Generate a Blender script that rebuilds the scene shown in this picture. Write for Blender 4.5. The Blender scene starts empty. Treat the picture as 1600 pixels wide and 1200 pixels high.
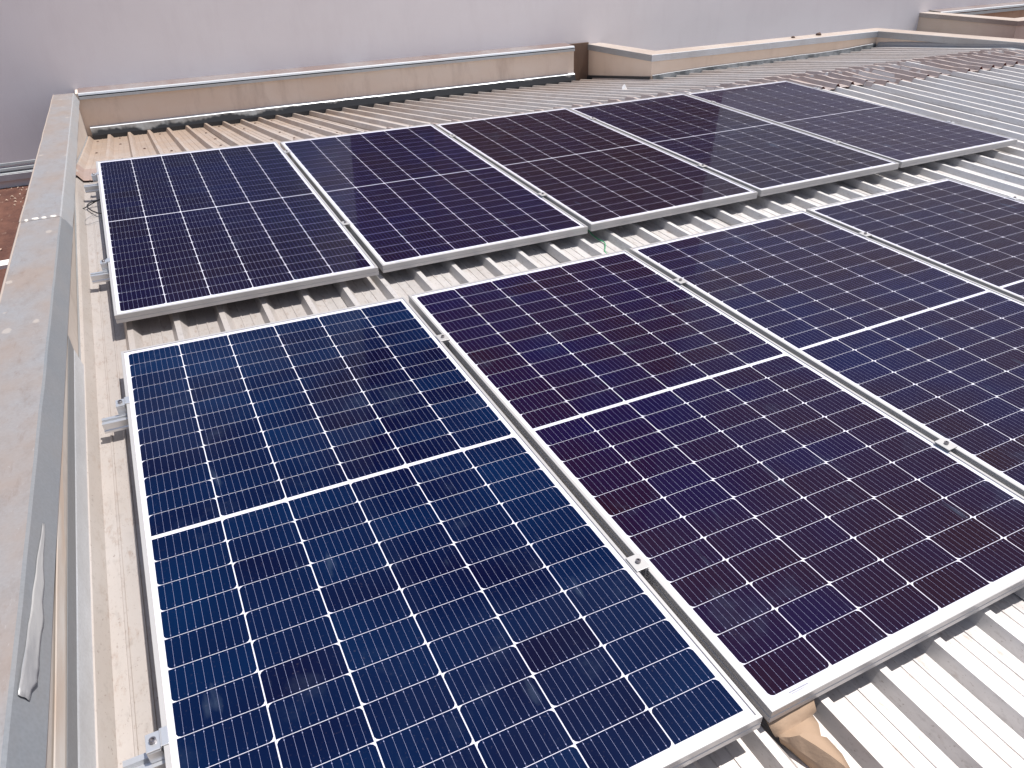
import bpy, bmesh, math, random
from mathutils import Matrix, Vector, noise
S = bpy.context.scene
COL = S.collection
# ------------------------------------------------------------------ frame of reference
# Everything is measured in the tilted frame of the front roof slope; TILT turns it upright.
TILT = 0.055
M = Matrix.Rotation(TILT, 4, 'X')
# ------------------------------------------------------------------ camera
cam = bpy.data.objects.new('camera', bpy.data.cameras.new('camera'))
COL.objects.link(cam)
rt = Vector((0.89625360, -0.44341207, -0.01073393))
dn = Vector((-0.24758672, -0.48006621, -0.84156833))
fw = Vector((0.36800855, 0.75691622, -0.54004401))
cp = Vector((0.23430893, -5.03806442, 1.33690181))
cm = Matrix(((rt.x, -dn.x, -fw.x, cp.x), (rt.y, -dn.y, -fw.y, cp.y), (rt.z, -dn.z, -fw.z, cp.z), (0, 0, 0, 1)))
cam.matrix_world = M @ cm
cam.data.sensor_width = 36.0
cam.data.lens = 1180.399 * 36.0 / 1600.0
cam.data.clip_start = 0.05
cam.data.clip_end = 2000
S.camera = cam
# ------------------------------------------------------------------ light
sun_dir = (M.to_3x3() @ Vector((0.32, 0.012, 1.0))).normalized()
sl = bpy.data.lights.new('sun', 'SUN')
sl.energy = 4.3
sl.angle = math.radians(0.53)
sl.color = (1.0, 0.965, 0.92)
so = bpy.data.objects.new('sun', sl)
so.rotation_euler = (-sun_dir).to_track_quat('-Z', 'Y').to_euler()
so.location = (3, 0, 12)
COL.objects.link(so)
w = bpy.data.worlds.new('World')
S.world = w
w.use_nodes = True
wn = w.node_tree
bg = wn.nodes['Background']
sky = wn.nodes.new('ShaderNodeTexSky')
sky.sky_type = 'NISHITA'
sky.sun_disc = False
sky.sun_elevation = math.asin(sun_dir.z)
sky.sun_rotation = math.atan2(sun_dir.x, sun_dir.y)
sky.air_density = 1.0
sky.dust_density = 1.6
gc = wn.nodes.new('ShaderNodeTexCoord')
sp_ = wn.nodes.new('ShaderNodeSeparateXYZ')
wn.links.new(gc.outputs['Generated'], sp_.inputs[0])
cn = wn.nodes.new('ShaderNodeTexNoise')       # broken white cloud, thicker towards the right of the view
cn.inputs['Scale'].default_value = 2.6
cn.inputs['Detail'].default_value = 7
cn.inputs['Roughness'].default_value = 0.58
wn.links.new(gc.outputs['Generated'], cn.inputs['Vector'])
ad = wn.nodes.new('ShaderNodeMath')
ad.operation = 'MULTIPLY_ADD'
wn.links.new(sp_.outputs[0], ad.inputs[0])
ad.inputs[1].default_value = 0.30
wn.links.new(cn.outputs['Fac'], ad.inputs[2])
cr = wn.nodes.new('ShaderNodeMapRange')
cr.interpolation_type = 'SMOOTHSTEP'
wn.links.new(ad.outputs[0], cr.inputs[0])
cr.inputs[1].default_value = 0.50
cr.inputs[2].default_value = 0.66
cr.inputs[4].default_value = 0.75
cm_ = wn.nodes.new('ShaderNodeMix')
cm_.data_type = 'RGBA'
wn.links.new(cr.outputs[0], cm_.inputs[0])
wn.links.new(sky.outputs[0], cm_.inputs[6])
cm_.inputs[7].default_value = (6.9, 6.6, 6.9, 1)
wn.links.new(cm_.outputs[2], bg.inputs[0])
bg.inputs[1].default_value = 0.088
S.view_settings.view_transform = 'Standard'
S.view_settings.look = 'None'
S.view_settings.exposure = 0.48
S.view_settings.gamma = 1.0
S.cycles.max_bounces = 8
try:
    S.cycles.use_denoising = True
except Exception:
    pass


# ------------------------------------------------------------------ materials
class NT:
    def __init__(s, name, rough=0.6, metal=0.0, ior=1.45):
        s.m = bpy.data.materials.new(name)
        s.m.use_nodes = True
        s.t = s.m.node_tree
        s.b = s.t.nodes['Principled BSDF']
        s.b.inputs['Roughness'].default_value = rough
        s.b.inputs['Metallic'].default_value = metal
        s.b.inputs['IOR'].default_value = ior
        s.co = s.t.nodes.new('ShaderNodeTexCoord').outputs['Object']

    def n(s, typ, **k):
        o = s.t.nodes.new(typ)
        for a, v in k.items():
            setattr(o, a, v)
        return o

    def link(s, a, b):
        s.t.links.new(a, b)

    def scaled(s, sc):
        mp = s.n('ShaderNodeMapping')
        mp.inputs['Scale'].default_value = sc
        s.link(s.co, mp.inputs[0])
        return mp.outputs[0]

    def noise(s, scale, sc=(1, 1, 1), detail=5.0, rough=0.6):
        o = s.n('ShaderNodeTexNoise')
        o.inputs['Scale'].default_value = scale
        o.inputs['Detail'].default_value = detail
        o.inputs['Roughness'].default_value = rough
        s.link(s.scaled(sc), o.inputs['Vector'])
        return o.outputs['Fac']

    def ramp(s, fac, stops, interp='LINEAR'):
        r = s.n('ShaderNodeValToRGB')
        r.color_ramp.interpolation = interp
        e = r.color_ramp.elements
        while len(e) < len(stops):
            e.new(0.5)
        for k, (p, c) in enumerate(stops):
            e[k].position = p
            e[k].color = (c, c, c, 1) if isinstance(c, (int, float)) else (*c, 1)
        s.link(fac, r.inputs[0])
        return r.outputs[0]

    def mix(s, fac, a, b, mode='MIX'):
        x = s.n('ShaderNodeMix', data_type='RGBA', blend_type=mode)
        for sock, v in ((x.inputs[0], fac), (x.inputs[6], a), (x.inputs[7], b)):
            if isinstance(v, (int, float)):
                sock.default_value = v
            elif isinstance(v, tuple):
                sock.default_value = (*v, 1)
            else:
                s.link(v, sock)
        return x.outputs[2]

    def math(s, op, a, b=0.0):
        x = s.n('ShaderNodeMath', operation=op)
        for sock, v in ((x.inputs[0], a), (x.inputs[1], b)):
            if isinstance(v, (int, float)):
                sock.default_value = v
            else:
                s.link(v, sock)
        return x.outputs[0]

    def sep(s):
        x = s.n('ShaderNodeSeparateXYZ')
        s.link(s.co, x.inputs[0])
        return x.outputs

    def rng(s, v, a, b, lo=0.0, hi=1.0):
        x = s.n('ShaderNodeMapRange')
        s.link(v, x.inputs[0])
        for k, q in enumerate((a, b, lo, hi)):
            x.inputs[k + 1].default_value = q
        return x.outputs[0]

    def base(s, c):
        if isinstance(c, tuple):
            s.b.inputs['Base Color'].default_value = (*c, 1)
        else:
            s.link(c, s.b.inputs['Base Color'])
        return s

    def roughv(s, v):
        s.link(v, s.b.inputs['Roughness'])

    def bump(s, h, dist=0.002, strength=0.5):
        x = s.n('ShaderNodeBump')
        x.inputs['Distance'].default_value = dist
        x.inputs['Strength'].default_value = strength
        s.link(h, x.inputs['Height'])
        s.link(x.outputs[0], s.b.inputs['Normal'])
        return s


def m_roof(name, white, tan, dirty, backside=False):
    t = NT(name, 0.40, 0.34)
    streak = t.noise(5.0, (9, 0.5, 1), 4)
    blot = t.noise(2.2, (1, 1, 1), 6)
    spk = t.noise(160.0, (1, 0.55, 1), 3, 0.7)
    spk2 = t.noise(60.0, (1, 0.45, 1), 4, 0.7)
    c = t.mix(t.ramp(streak, [(0.35, 0), (0.7, 1)]), white, tuple(x * 0.86 for x in white))
    amt = t.math('MULTIPLY', t.ramp(blot, [(0.40 - dirty * 0.25, 0), (0.72, 1)]), 0.25 + dirty * 0.5)
    hp = t.n('ShaderNodeAttribute', attribute_name='rib').outputs['Fac']
    pan = t.math('SUBTRACT', 1.0, hp)
    x, y, z = t.sep()
    if not backside:
        amt = t.math('ADD', amt, t.rng(x, 0.05, 2.4, 0.68, 0.0))
    else:
        lft = t.rng(x, 0.3, 3.2, 0.55, 0.0)
        near = t.rng(y, 1.1, 3.0, 0.0, 0.35)
        amt = t.math('ADD', amt, t.math('ADD', lft, near))
        amt = t.math('MINIMUM', amt, 0.93)
    c = t.mix(amt, c, tan)
    pd = t.math('MULTIPLY', pan, t.ramp(t.noise(3.1, (1.6, 0.5, 1), 5, 0.65), [(0.36, 0), (0.66, 1)]))
    c = t.mix(t.math('MULTIPLY', pd, 0.42), c, tuple(q * 0.86 for q in tan))
    rs = t.math('MULTIPLY', pan, t.ramp(t.noise(45, (1, 0.35, 1), 4, 0.75), [(0.55, 0), (0.70, 1)]))
    c = t.mix(t.math('MULTIPLY', rs, 0.5), c, (0.27, 0.185, 0.135))
    c = t.mix(t.math('MULTIPLY', t.ramp(spk2, [(0.56, 0), (0.68, 1)]), 0.28), c, tuple(x * 0.6 for x in tan))
    c = t.mix(t.math('MULTIPLY', t.ramp(spk, [(0.62, 0), (0.7, 1)]), 0.5), c, (0.16, 0.11, 0.085))
    t.base(c)
    t.roughv(t.rng(blot, 0.3, 0.8, 0.36, 0.6))
    t.bump(t.noise(14, (1, 0.35, 1), 3), 0.004, 0.18)
    return t.m


MAT = {}
MAT['roof_front'] = m_roof('weathered_white_steel', (0.74, 0.725, 0.72), (0.43, 0.385, 0.355), 0.40)
MAT['roof_back'] = m_roof('dusty_steel', (0.72, 0.70, 0.69), (0.40, 0.30, 0.23), 0.36, True)
MAT['cap'] = m_roof('ridge_steel', (0.56, 0.51, 0.50), (0.42, 0.31, 0.265), 0.6)
MAT['primer'] = NT('red_primer', 0.7).base((0.16, 0.055, 0.05)).m


def m_galv(name, base, dust, amt, rough=0.45, metal=0.35, spots=True):
    t = NT(name, rough, metal)
    n1 = t.noise(3.5, (1, 0.6, 1), 6)
    n2 = t.noise(26, (1, 0.5, 1), 5, 0.7)
    sp = t.n('ShaderNodeTexVoronoi')
    sp.inputs['Scale'].default_value = 140
    t.link(t.co, sp.inputs['Vector'])
    c = t.mix(t.rng(sp.outputs['Distance'], 0.0, 0.9, 0.0, 1.0), tuple(x * 0.93 for x in base), tuple(min(1, x * 1.08) for x in base))
    k = t.math('MULTIPLY', t.ramp(n1, [(0.36, 0), (0.62, 1)]), amt)
    c = t.mix(k, c, dust)
    k2 = t.math('MULTIPLY', t.ramp(n2, [(0.5, 0), (0.75, 1)]), amt * 0.5)
    c = t.mix(k2, c, tuple(x * 0.75 for x in dust))
    if spots:
        v = t.n('ShaderNodeTexVoronoi')
        v.inputs['Scale'].default_value = 9
        t.link(t.scaled((1, 0.62, 0.3)), v.inputs['Vector'])
        wob = t.math('ADD', v.outputs['Distance'], t.math('MULTIPLY', t.noise(60), 0.12))
        c = t.mix(t.math('MULTIPLY', t.ramp(wob, [(0.165, 1), (0.19, 0)]), 0.5), c, (0.56, 0.49, 0.43))
        c = t.mix(t.math('MULTIPLY', t.ramp(t.noise(30, (1, 0.22, 1), 6, 0.75), [(0.56, 0), (0.70, 1)]), 0.45), c, (0.20, 0.135, 0.105))
        c = t.mix(t.math('MULTIPLY', t.ramp(t.noise(75, (1.4, 0.5, 1), 4, 0.8), [(0.63, 0), (0.72, 1)]), 0.5), c, (0.47, 0.45, 0.44))
    t.base(c)
    t.roughv(t.rng(n1, 0.3, 0.7, rough - 0.06, rough + 0.2))
    t.bump(t.noise(5, (1, 0.4, 1), 2), 0.012, 0.12)
    return t.m


MAT['coping'] = m_galv('galvanised_coping', (0.325, 0.318, 0.322), (0.305, 0.250, 0.220), 0.95)
MAT['fascia'] = m_galv('galvanised_fascia', (0.36, 0.38, 0.40), (0.33, 0.29, 0.26), 0.4, spots=False)
MAT['slate'] = m_galv('slate_grey_metal', (0.20, 0.215, 0.235), (0.23, 0.21, 0.20), 0.35, 0.5, 0.2, False)  # slate flashing; on the nearer coping slope it paints in shade
MAT['lit_slope'] = m_galv('lit_slope_metal', (0.33, 0.34, 0.355), (0.31, 0.27, 0.25), 0.4, 0.5, 0.2, False)  # farther coping slope, its stronger light put into a paler grey
MAT['flashing_bright'] = m_galv('bright_galvanised', (0.56, 0.59, 0.63), (0.42, 0.40, 0.39), 0.4, 0.4, 0.4, False)
MAT['gutter'] = m_galv('white_gutter', (0.62, 0.64, 0.66), (0.35, 0.31, 0.3), 0.3, 0.5, 0.1, False)
MAT['stained_top'] = m_galv('stained_coping_top', (0.225, 0.20, 0.20), (0.15, 0.095, 0.085), 0.6, 0.8, 0.0, False)  # rust stains, with the base darkened further for a shaded look
MAT['pink_top'] = m_galv('dusty_coping_top', (0.42, 0.365, 0.33), (0.34, 0.27, 0.225), 0.6, 0.7, 0.1, False)
MAT['alu'] = NT('aluminium', 0.32, 0.75).base((0.70, 0.71, 0.73)).m
MAT['alu_dark'] = NT('shaded_aluminium', 0.4, 0.8).base((0.52, 0.53, 0.55)).m
t = NT('frame_aluminium', 0.38, 0.35)
t.base(t.mix(t.noise(7, (1, 1, 1), 4), (0.50, 0.485, 0.48), (0.45, 0.44, 0.435)))
MAT['frame'] = t.m
MAT['bolt'] = NT('steel_bolt', 0.3, 0.9).base((0.30, 0.28, 0.29)).m
MAT['screw'] = NT('rusty_screw', 0.7, 0.3).base((0.10, 0.06, 0.045)).m
MAT['black'] = NT('black_cable', 0.45).base((0.018, 0.018, 0.022)).m
MAT['green'] = NT('green_wire', 0.4).base((0.02, 0.30, 0.12)).m


def m_wall(name, c1, c2, stain, amt, zdir=True, rough=0.85):
    t = NT(name, rough)
    a = t.noise(1.3, (1, 1, 1.6), 6)
    b = t.noise(3.2, (1.6, 1, 0.45), 6, 0.7)
    f = t.noise(90, (1, 1, 1), 3)
    c = t.mix(t.ramp(a, [(0.35, 0), (0.65, 1)]), c1, c2)
    c = t.mix(t.math('MULTIPLY', t.ramp(b, [(0.5, 0), (0.78, 1)]), amt), c, stain)
    t.base(c)
    t.bump(f, 0.002, 0.25)
    return t.m


MAT['wall'] = m_wall('grey_plaster', (0.775, 0.735, 0.745), (0.80, 0.765, 0.775), (0.71, 0.665, 0.675), 0.5)
MAT['wall_low'] = m_wall('rust_stained_render', (0.36, 0.20, 0.13), (0.42, 0.26, 0.18), (0.22, 0.10, 0.07), 0.8)
MAT['tower'] = m_wall('brown_render', (0.30, 0.19, 0.16), (0.34, 0.22, 0.19), (0.24, 0.15, 0.12), 0.4)
MAT['parapet'] = m_wall('tan_render', (0.64, 0.52, 0.43), (0.69, 0.595, 0.52), (0.42, 0.33, 0.275), 0.7)
MAT['parapet_pale'] = m_wall('pale_render', (0.64, 0.51, 0.405), (0.69, 0.575, 0.48), (0.47, 0.355, 0.285), 0.5)
MAT['parapet_grey'] = m_wall('grey_beige_render', (0.44, 0.385, 0.345), (0.50, 0.45, 0.41), (0.33, 0.275, 0.24), 0.6)
MAT['bounce_slab'] = m_wall('bounce_slab_grey', (0.27, 0.26, 0.255), (0.31, 0.30, 0.29), (0.2, 0.18, 0.17), 0.6)  # for the unseen slabs that bounce sun onto the wall
MAT['recess'] = m_wall('shaded_dirty_render', (0.16, 0.10, 0.075), (0.20, 0.13, 0.09), (0.08, 0.05, 0.04), 0.7)  # recess shade painted in together with brown dirt

# base flashing: silver with a ragged black lower band
t = NT('black_band_flashing', 0.5, 0.2)
x, y, z = t.sep()
lv = t.math('ADD', z, t.math('MULTIPLY', t.math('SUBTRACT', t.noise(5.5, (1, 0.2, 1), 3), 0.5), 0.16))
lv = t.math('ADD', lv, t.rng(x, 0.6, 2.6, 0.0, -0.05))
c = t.mix(t.ramp(t.noise(8, (1, 1, 1), 5), [(0.4, 0), (0.6, 1)]), (0.30, 0.31, 0.31), (0.20, 0.19, 0.18))
c = t.mix(t.rng(lv, -0.425, -0.405, 1.0, 0.0), c, (0.028, 0.03, 0.034))
t.base(c)
MAT['black_band'] = t.m
MAT['flat_black'] = NT('flat_black_coat', 0.55).base((0.035, 0.036, 0.04)).m  # plain black for the jog flashing and for painted groove shade
t = NT('dark_grey_flashing', 0.5, 0.2)
t.base(t.mix(t.ramp(t.noise(7, (1, 1, 1), 5), [(0.4, 0), (0.62, 1)]), (0.19, 0.20, 0.21), (0.055, 0.06, 0.065)))
MAT['grey_flash'] = t.m
t = NT('cream_strip', 0.6)
t.base(t.mix(t.ramp(t.noise(6, (1, 0.25, 1), 5), [(0.42, 0), (0.6, 1)]), (0.50, 0.40, 0.325), (0.58, 0.54, 0.50)))
MAT['cream'] = t.m
MAT['lip'] = NT('lit_edge_strip', 0.6).base((0.34, 0.285, 0.25)).m  # bright lit rim of the coping edge, put into a strip's colour
MAT['sealant'] = NT('dry_sealant', 0.5).base((0.66, 0.62, 0.57)).m
t = NT('silver_tape', 0.35, 0.35)
t.base(t.mix(t.ramp(t.noise(9, (1, 0.3, 1), 5), [(0.4, 0), (0.6, 1)]), (0.47, 0.465, 0.46), (0.33, 0.33, 0.34)))
t.bump(t.noise(30, (1, 0.3, 1), 4), 0.004, 0.6)
MAT['tape'] = t.m
t = NT('cardboard', 0.85)
t.base(t.mix(t.noise(9, (1, 1, 1), 4), (0.37, 0.265, 0.185), (0.30, 0.205, 0.14)))
t.bump(t.noise(40, (1, 1, 1), 5), 0.004, 0.5)
MAT['card'] = t.m
t = NT('brown_earth', 0.95)
c = t.mix(t.ramp(t.noise(3.0, (1.5, 0.7, 1), 7, 0.7), [(0.35, 0), (0.65, 1)]), (0.075, 0.030, 0.022), (0.15, 0.066, 0.045))
c = t.mix(t.math('MULTIPLY', t.ramp(t.noise(22, (1, 0.4, 1), 5, 0.7), [(0.58, 0), (0.72, 1)]), 0.6), c, (0.26, 0.17, 0.13))
t.base(c)
t.bump(t.noise(18, (1, 1, 1), 5), 0.02, 0.6)
MAT['earth'] = t.m
MAT['chip'] = NT('dry_leaf', 0.8).base((0.48, 0.37, 0.29)).m
MAT['board'] = NT('white_board', 0.7).base((0.75, 0.70, 0.67)).m
MAT['scrap'] = NT('white_scrap', 0.5).base((0.85, 0.84, 0.83)).m
MAT['rust'] = NT('rust_bit', 0.9).base((0.24, 0.09, 0.055)).m
MAT['print'] = NT('grey_print', 0.5).base((0.16, 0.16, 0.18)).m

# --- photovoltaic laminate
t = NT('white_backsheet', 0.12, 0.0, 1.35)
t.base(t.mix(t.noise(4, (1, 1, 1), 5), (0.62, 0.615, 0.70), (0.56, 0.555, 0.64)))
MAT['backsheet'] = t.m
t = NT('silver_ribbon', 0.25, 0.2, 1.35)
t.base((0.27, 0.28, 0.43))
MAT['ribbon'] = t.m


def m_cell(k, c1, c2):
    t = NT('silicon_cell_%s' % k, 0.05, 0.0, 1.37)
    a = t.n('ShaderNodeAttribute', attribute_name='tone')
    mp = t.n('ShaderNodeMapping')
    mp.inputs['Location'].default_value = (k * 3.7, k * 1.9, k)
    t.link(t.co, mp.inputs[0])

    def ns(sc, d=5.0):
        o = t.n('ShaderNodeTexNoise')
        o.inputs['Scale'].default_value = sc
        o.inputs['Detail'].default_value = d
        o.inputs['Roughness'].default_value = 0.62
        t.link(mp.outputs[0], o.inputs['Vector'])
        return o.outputs['Fac']
    refl_patch = t.math('MULTIPLY', t.math('SUBTRACT', ns(1.5, 3), 0.5), 2.1)  # broad blue and brown reflection patches painted into the cell colour
    f = t.math('ADD', t.math('MULTIPLY', t.math('SUBTRACT', a.outputs['Fac'], 0.45), 0.52), t.math('ADD', refl_patch, 0.5))
    c = t.mix(t.ramp(f, [(0.0, 0), (1.0, 1)]), c1, c2)
    sm = t.ramp(ns(5.5, 6), [(0.60, 0), (0.80, 1)])
    c = t.mix(t.math('MULTIPLY', sm, 0.20), c, (0.060, 0.085, 0.13))
    st = t.n('ShaderNodeTexNoise')          # wiped water streaks running down the glass
    st.inputs['Scale'].default_value = 1.0
    st.inputs['Detail'].default_value = 5
    mp2 = t.n('ShaderNodeMapping')
    mp2.inputs['Location'].default_value = (k * 5.1, k * 2.3, k)
    mp2.inputs['Rotation'].default_value = (0, 0, 0.25)
    mp2.inputs['Scale'].default_value = (17, 4.2, 1)
    t.link(t.co, mp2.inputs[0])
    t.link(mp2.outputs[0], st.inputs['Vector'])
    c = t.mix(t.math('MULTIPLY', t.ramp(st.outputs['Fac'], [(0.67, 0), (0.78, 1)]), 0.34), c, (0.07, 0.10, 0.15))
    dust = t.ramp(ns(150, 3), [(0.62, 0), (0.74, 1)])
    c = t.mix(t.math('MULTIPLY', dust, t.math('MULTIPLY', ns(3.5, 3), 0.13)), c, (0.26, 0.21, 0.21))
    # anti-reflective solar glass: a matte cell under a weak mirror
    df = t.n('ShaderNodeBsdfDiffuse')
    t.link(c, df.inputs['Color'])
    gl = t.n('ShaderNodeBsdfGlossy')
    t.link(t.rng(ns(6, 5), 0.35, 0.75, 0.03, 0.09), gl.inputs['Roughness'])
    fr = t.n('ShaderNodeFresnel')
    fr.inputs['IOR'].default_value = 1.42
    ms = t.n('ShaderNodeMixShader')
    t.link(t.math('MULTIPLY', fr.outputs[0], 0.40), ms.inputs[0])
    t.link(df.outputs[0], ms.inputs[1])
    t.link(gl.outputs[0], ms.inputs[2])
    out = t.t.nodes['Material Output']
    t.link(ms.outputs[0], out.inputs['Surface'])
    return t.m


CELLS = {  # colour pairs include the sky tint each panel would reflect
    'F1': m_cell(1, (0.0016, 0.0013, 0.0150), (0.0010, 0.0115, 0.0480)),
    'F2': m_cell(2, (0.0120, 0.0035, 0.0105), (0.0045, 0.0032, 0.0310)),
    'F3': m_cell(3, (0.0135, 0.0050, 0.0110), (0.0042, 0.0052, 0.0360)),
    'F4': m_cell(4, (0.0130, 0.0058, 0.0125), (0.0075, 0.0055, 0.0260)),
    'B1': m_cell(5, (0.0055, 0.0014, 0.0085), (0.0030, 0.0015, 0.0210)),
    'B2': m_cell(6, (0.0070, 0.0020, 0.0110), (0.0040, 0.0024, 0.0250)),
    'B3': m_cell(7, (0.0095, 0.0032, 0.0080), (0.0085, 0.0038, 0.0150)),
    'B4': m_cell(8, (0.0085, 0.0034, 0.0100), (0.0070, 0.0048, 0.0220)),
    'B5': m_cell(9, (0.0150, 0.0085, 0.0210), (0.0150, 0.0100, 0.0310)),
}


# ------------------------------------------------------------------ mesh helpers
class MB:
    def __init__(s):
        s.v, s.f, s.mi = [], [], []

    def face(s, pts, mi=0):
        k = len(s.v)
        s.v += [tuple(p) for p in pts]
        s.f.append(tuple(range(k, k + len(pts))))
        s.mi.append(mi)

    def box(s, x0, x1, y0, y1, z0, z1, mi=0):
        k = len(s.v)
        s.v += [(x, y, z) for z in (z0, z1) for y in (y0, y1) for x in (x0, x1)]
        for f in ((0, 2, 3, 1), (4, 5, 7, 6), (0, 1, 5, 4), (2, 6, 7, 3), (0, 4, 6, 2), (1, 3, 7, 5)):
            s.f.append(tuple(k + i for i in f))
            s.mi.append(mi)

    def grid(s, rows, mi=0, close=False):
        """rows: list of equal-length point lists, joined by quads"""
        k = len(s.v)
        n = len(rows[0])
        for r in rows:
            s.v += [tuple(p) for p in r]
        for i in range(len(rows) - 1):
            for j in range(n if close else n - 1):
                a, b = k + i * n + j, k + i * n + (j + 1) % n
                s.f.append((a, b, b + n, a + n))
                s.mi.append(mi)

    def extrude(s, prof, path, mi=0, caps=True):
        """prof: closed (a,b) polygon; path: function list of callables mapping (a,b)->point"""
        rows = [[fn(a, b) for a, b in prof] for fn in path]
        s.grid(rows, mi, True)
        if caps:
            s.face(rows[0][::-1], mi)
            s.face(rows[-1], mi)

    def tube(s, pts, r, n=8, mi=0):
        pts = [Vector(p) for p in pts]
        rows = []
        for i, p in enumerate(pts):
            d = (pts[min(i + 1, len(pts) - 1)] - pts[max(i - 1, 0)]).normalized()
            u = d.cross(Vector((0, 0, 1)))
            u = u.normalized() if u.length > 1e-4 else Vector((1, 0, 0))
            v = d.cross(u)
            rows.append([p + (u * math.cos(a) + v * math.sin(a)) * r for a in [2 * math.pi * k / n for k in range(n)]])
        s.grid(rows, mi, True)
        s.face(rows[0], mi)
        s.face(rows[-1][::-1], mi)

    def build(s, name, mats, parent=None, mat=None, smooth=False, bevel=0.0, solid=0.0, under=False):
        me = bpy.data.meshes.new(name)
        me.from_pydata(s.v, [], s.f)
        for m in (mats if isinstance(mats, (list, tuple)) else [mats]):
            me.materials.append(MAT[m] if isinstance(m, str) else m)
        for p, k in zip(me.polygons, s.mi):
            p.material_index = k
            p.use_smooth = smooth
        bm = bmesh.new()
        bm.from_mesh(me)
        bmesh.ops.remove_doubles(bm, verts=bm.verts, dist=1e-6)
        bmesh.ops.recalc_face_normals(bm, faces=bm.faces)
        bm.to_mesh(me)
        bm.free()
        o = bpy.data.objects.new(name, me)
        COL.objects.link(o)
        if parent is not None:
            o.parent = parent
            if mat is not None:
                o.matrix_local = mat
        else:
            o.matrix_world = M @ (mat or Matrix())
        if bevel:
            b = o.modifiers.new('bevel', 'BEVEL')
            b.width = bevel
            b.segments = 2
            b.limit_method = 'ANGLE'
            b.angle_limit = math.radians(40)
        if solid:
            b = o.modifiers.new('solid', 'SOLIDIFY')
            b.thickness = solid
            b.offset = -1
            if under:
                b.material_offset = 1
                b.material_offset_rim = 1
        return o


def tag(o, label=None, cat=None, group=None, kind=None):
    for k, v in (('label', label), ('category', cat), ('group', group), ('kind', kind)):
        if v:
            o[k] = v
    return o


def thing(name, label, cat, mat=None, group=None):
    o = bpy.data.objects.new(name, None)
    o.empty_display_size = 0.1
    COL.objects.link(o)
    o.matrix_world = M @ (mat or Matrix())
    return tag(o, label, cat, group)


def T(x, y, z):
    return Matrix.Translation((x, y, z))


def interp(pts, x):
    if x <= pts[0][0]:
        return pts[0][1] + (x - pts[0][0]) * (pts[1][1] - pts[0][1]) / (pts[1][0] - pts[0][0])
    for (a, b), (c, d) in zip(pts, pts[1:]):
        if x <= c:
            return b + (d - b) * (x - a) / (c - a)
    a, b = pts[-2]
    c, d = pts[-1]
    return d + (x - c) * (d - b) / (c - a)


# ------------------------------------------------------------------ roof
Q = 0.002727
PITCH = 0.1695
X0 = 0.013                 # left foot of the rib with index 0
RIDGE = 0.20
HR = 0.034


def zs(x):
    return Q * (min(x, 5.2) - 2.6) ** 2


def zroof(x, y):
    z = -0.098 + zs(x) * (1 - 0.9 * min(1, max(0, y - RIDGE) / 1.7))
    if y > -2.2:
        z += 0.014 * (min(y, RIDGE) + 2.2)
    if y > RIDGE:
        z -= 0.15 * (y - RIDGE)
        z += interp([(5.3, 0), (6.0, .025), (7.9, .03), (8.6, .065)], max(5.3, x)) * min(1, (y - RIDGE) / 1.5)
    return z


def profile(k0, k1):
    """trapezoid ribs with feet at rib k: list of (x, h)"""
    out = []
    for k in range(k0, k1):
        a = X0 + k * PITCH
        out += [(a, 0), (a + 0.0145, HR), (a + 0.035, HR), (a + 0.060, 0),
                (a + 0.090, 0), (a + 0.0915, 0.0026), (a + 0.0965, 0.0026), (a + 0.098, 0),
                (a + 0.128, 0), (a + 0.1295, 0.0026), (a + 0.1345, 0.0026), (a + 0.136, 0)]
    a = X0 + k1 * PITCH
    out += [(a, 0.0), (a + 0.012, HR), (a + 0.034, HR), (a + 0.048, HR * 0.45)]
    return out


rng = random.Random(4)
roof = thing('metal_roof', 'white ribbed steel roof under the solar panels, dirtier behind its ridge', 'roof', T(0, 0, -0.1))
MI = T(0, 0, 0.1)


def sheet(k0, k1, ys, mat, lift, seed):
    prof = profile(k0, k1)
    mb = MB()
    rows = []
    n = len(prof)
    for y in ys:
        r = []
        for i, (x, h) in enumerate(prof):
            z = zroof(x, y) + h + 0.0022 * noise.noise((x * 3 + seed, y * 1.3, seed))
            if i < 4:      # lapping rib rides over the neighbour
                z += lift * (0.6 + 0.8 * abs(noise.noise((seed * 1.7, y * 0.9, 3.1))))
            if i >= n - 4:
                z -= 0.0025
            r.append((x + (0.004 if i >= n - 4 else 0), y, z))
        rows.append(r)
    mb.grid(rows)
    o = mb.build('roof_sheet', mat, roof, MI)
    at = o.data.attributes.new('rib', 'FLOAT', 'POINT')
    for v in o.data.vertices:
        u = (v.co.x - X0) / PITCH
        u = (u - math.floor(u)) * PITCH
        at.data[v.index].value = 1.0 if 0.008 < u < 0.05 else 0.0
    return o


def frange(a, b, n):
    return [a + (b - a) * i / n for i in range(n + 1)]


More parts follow.
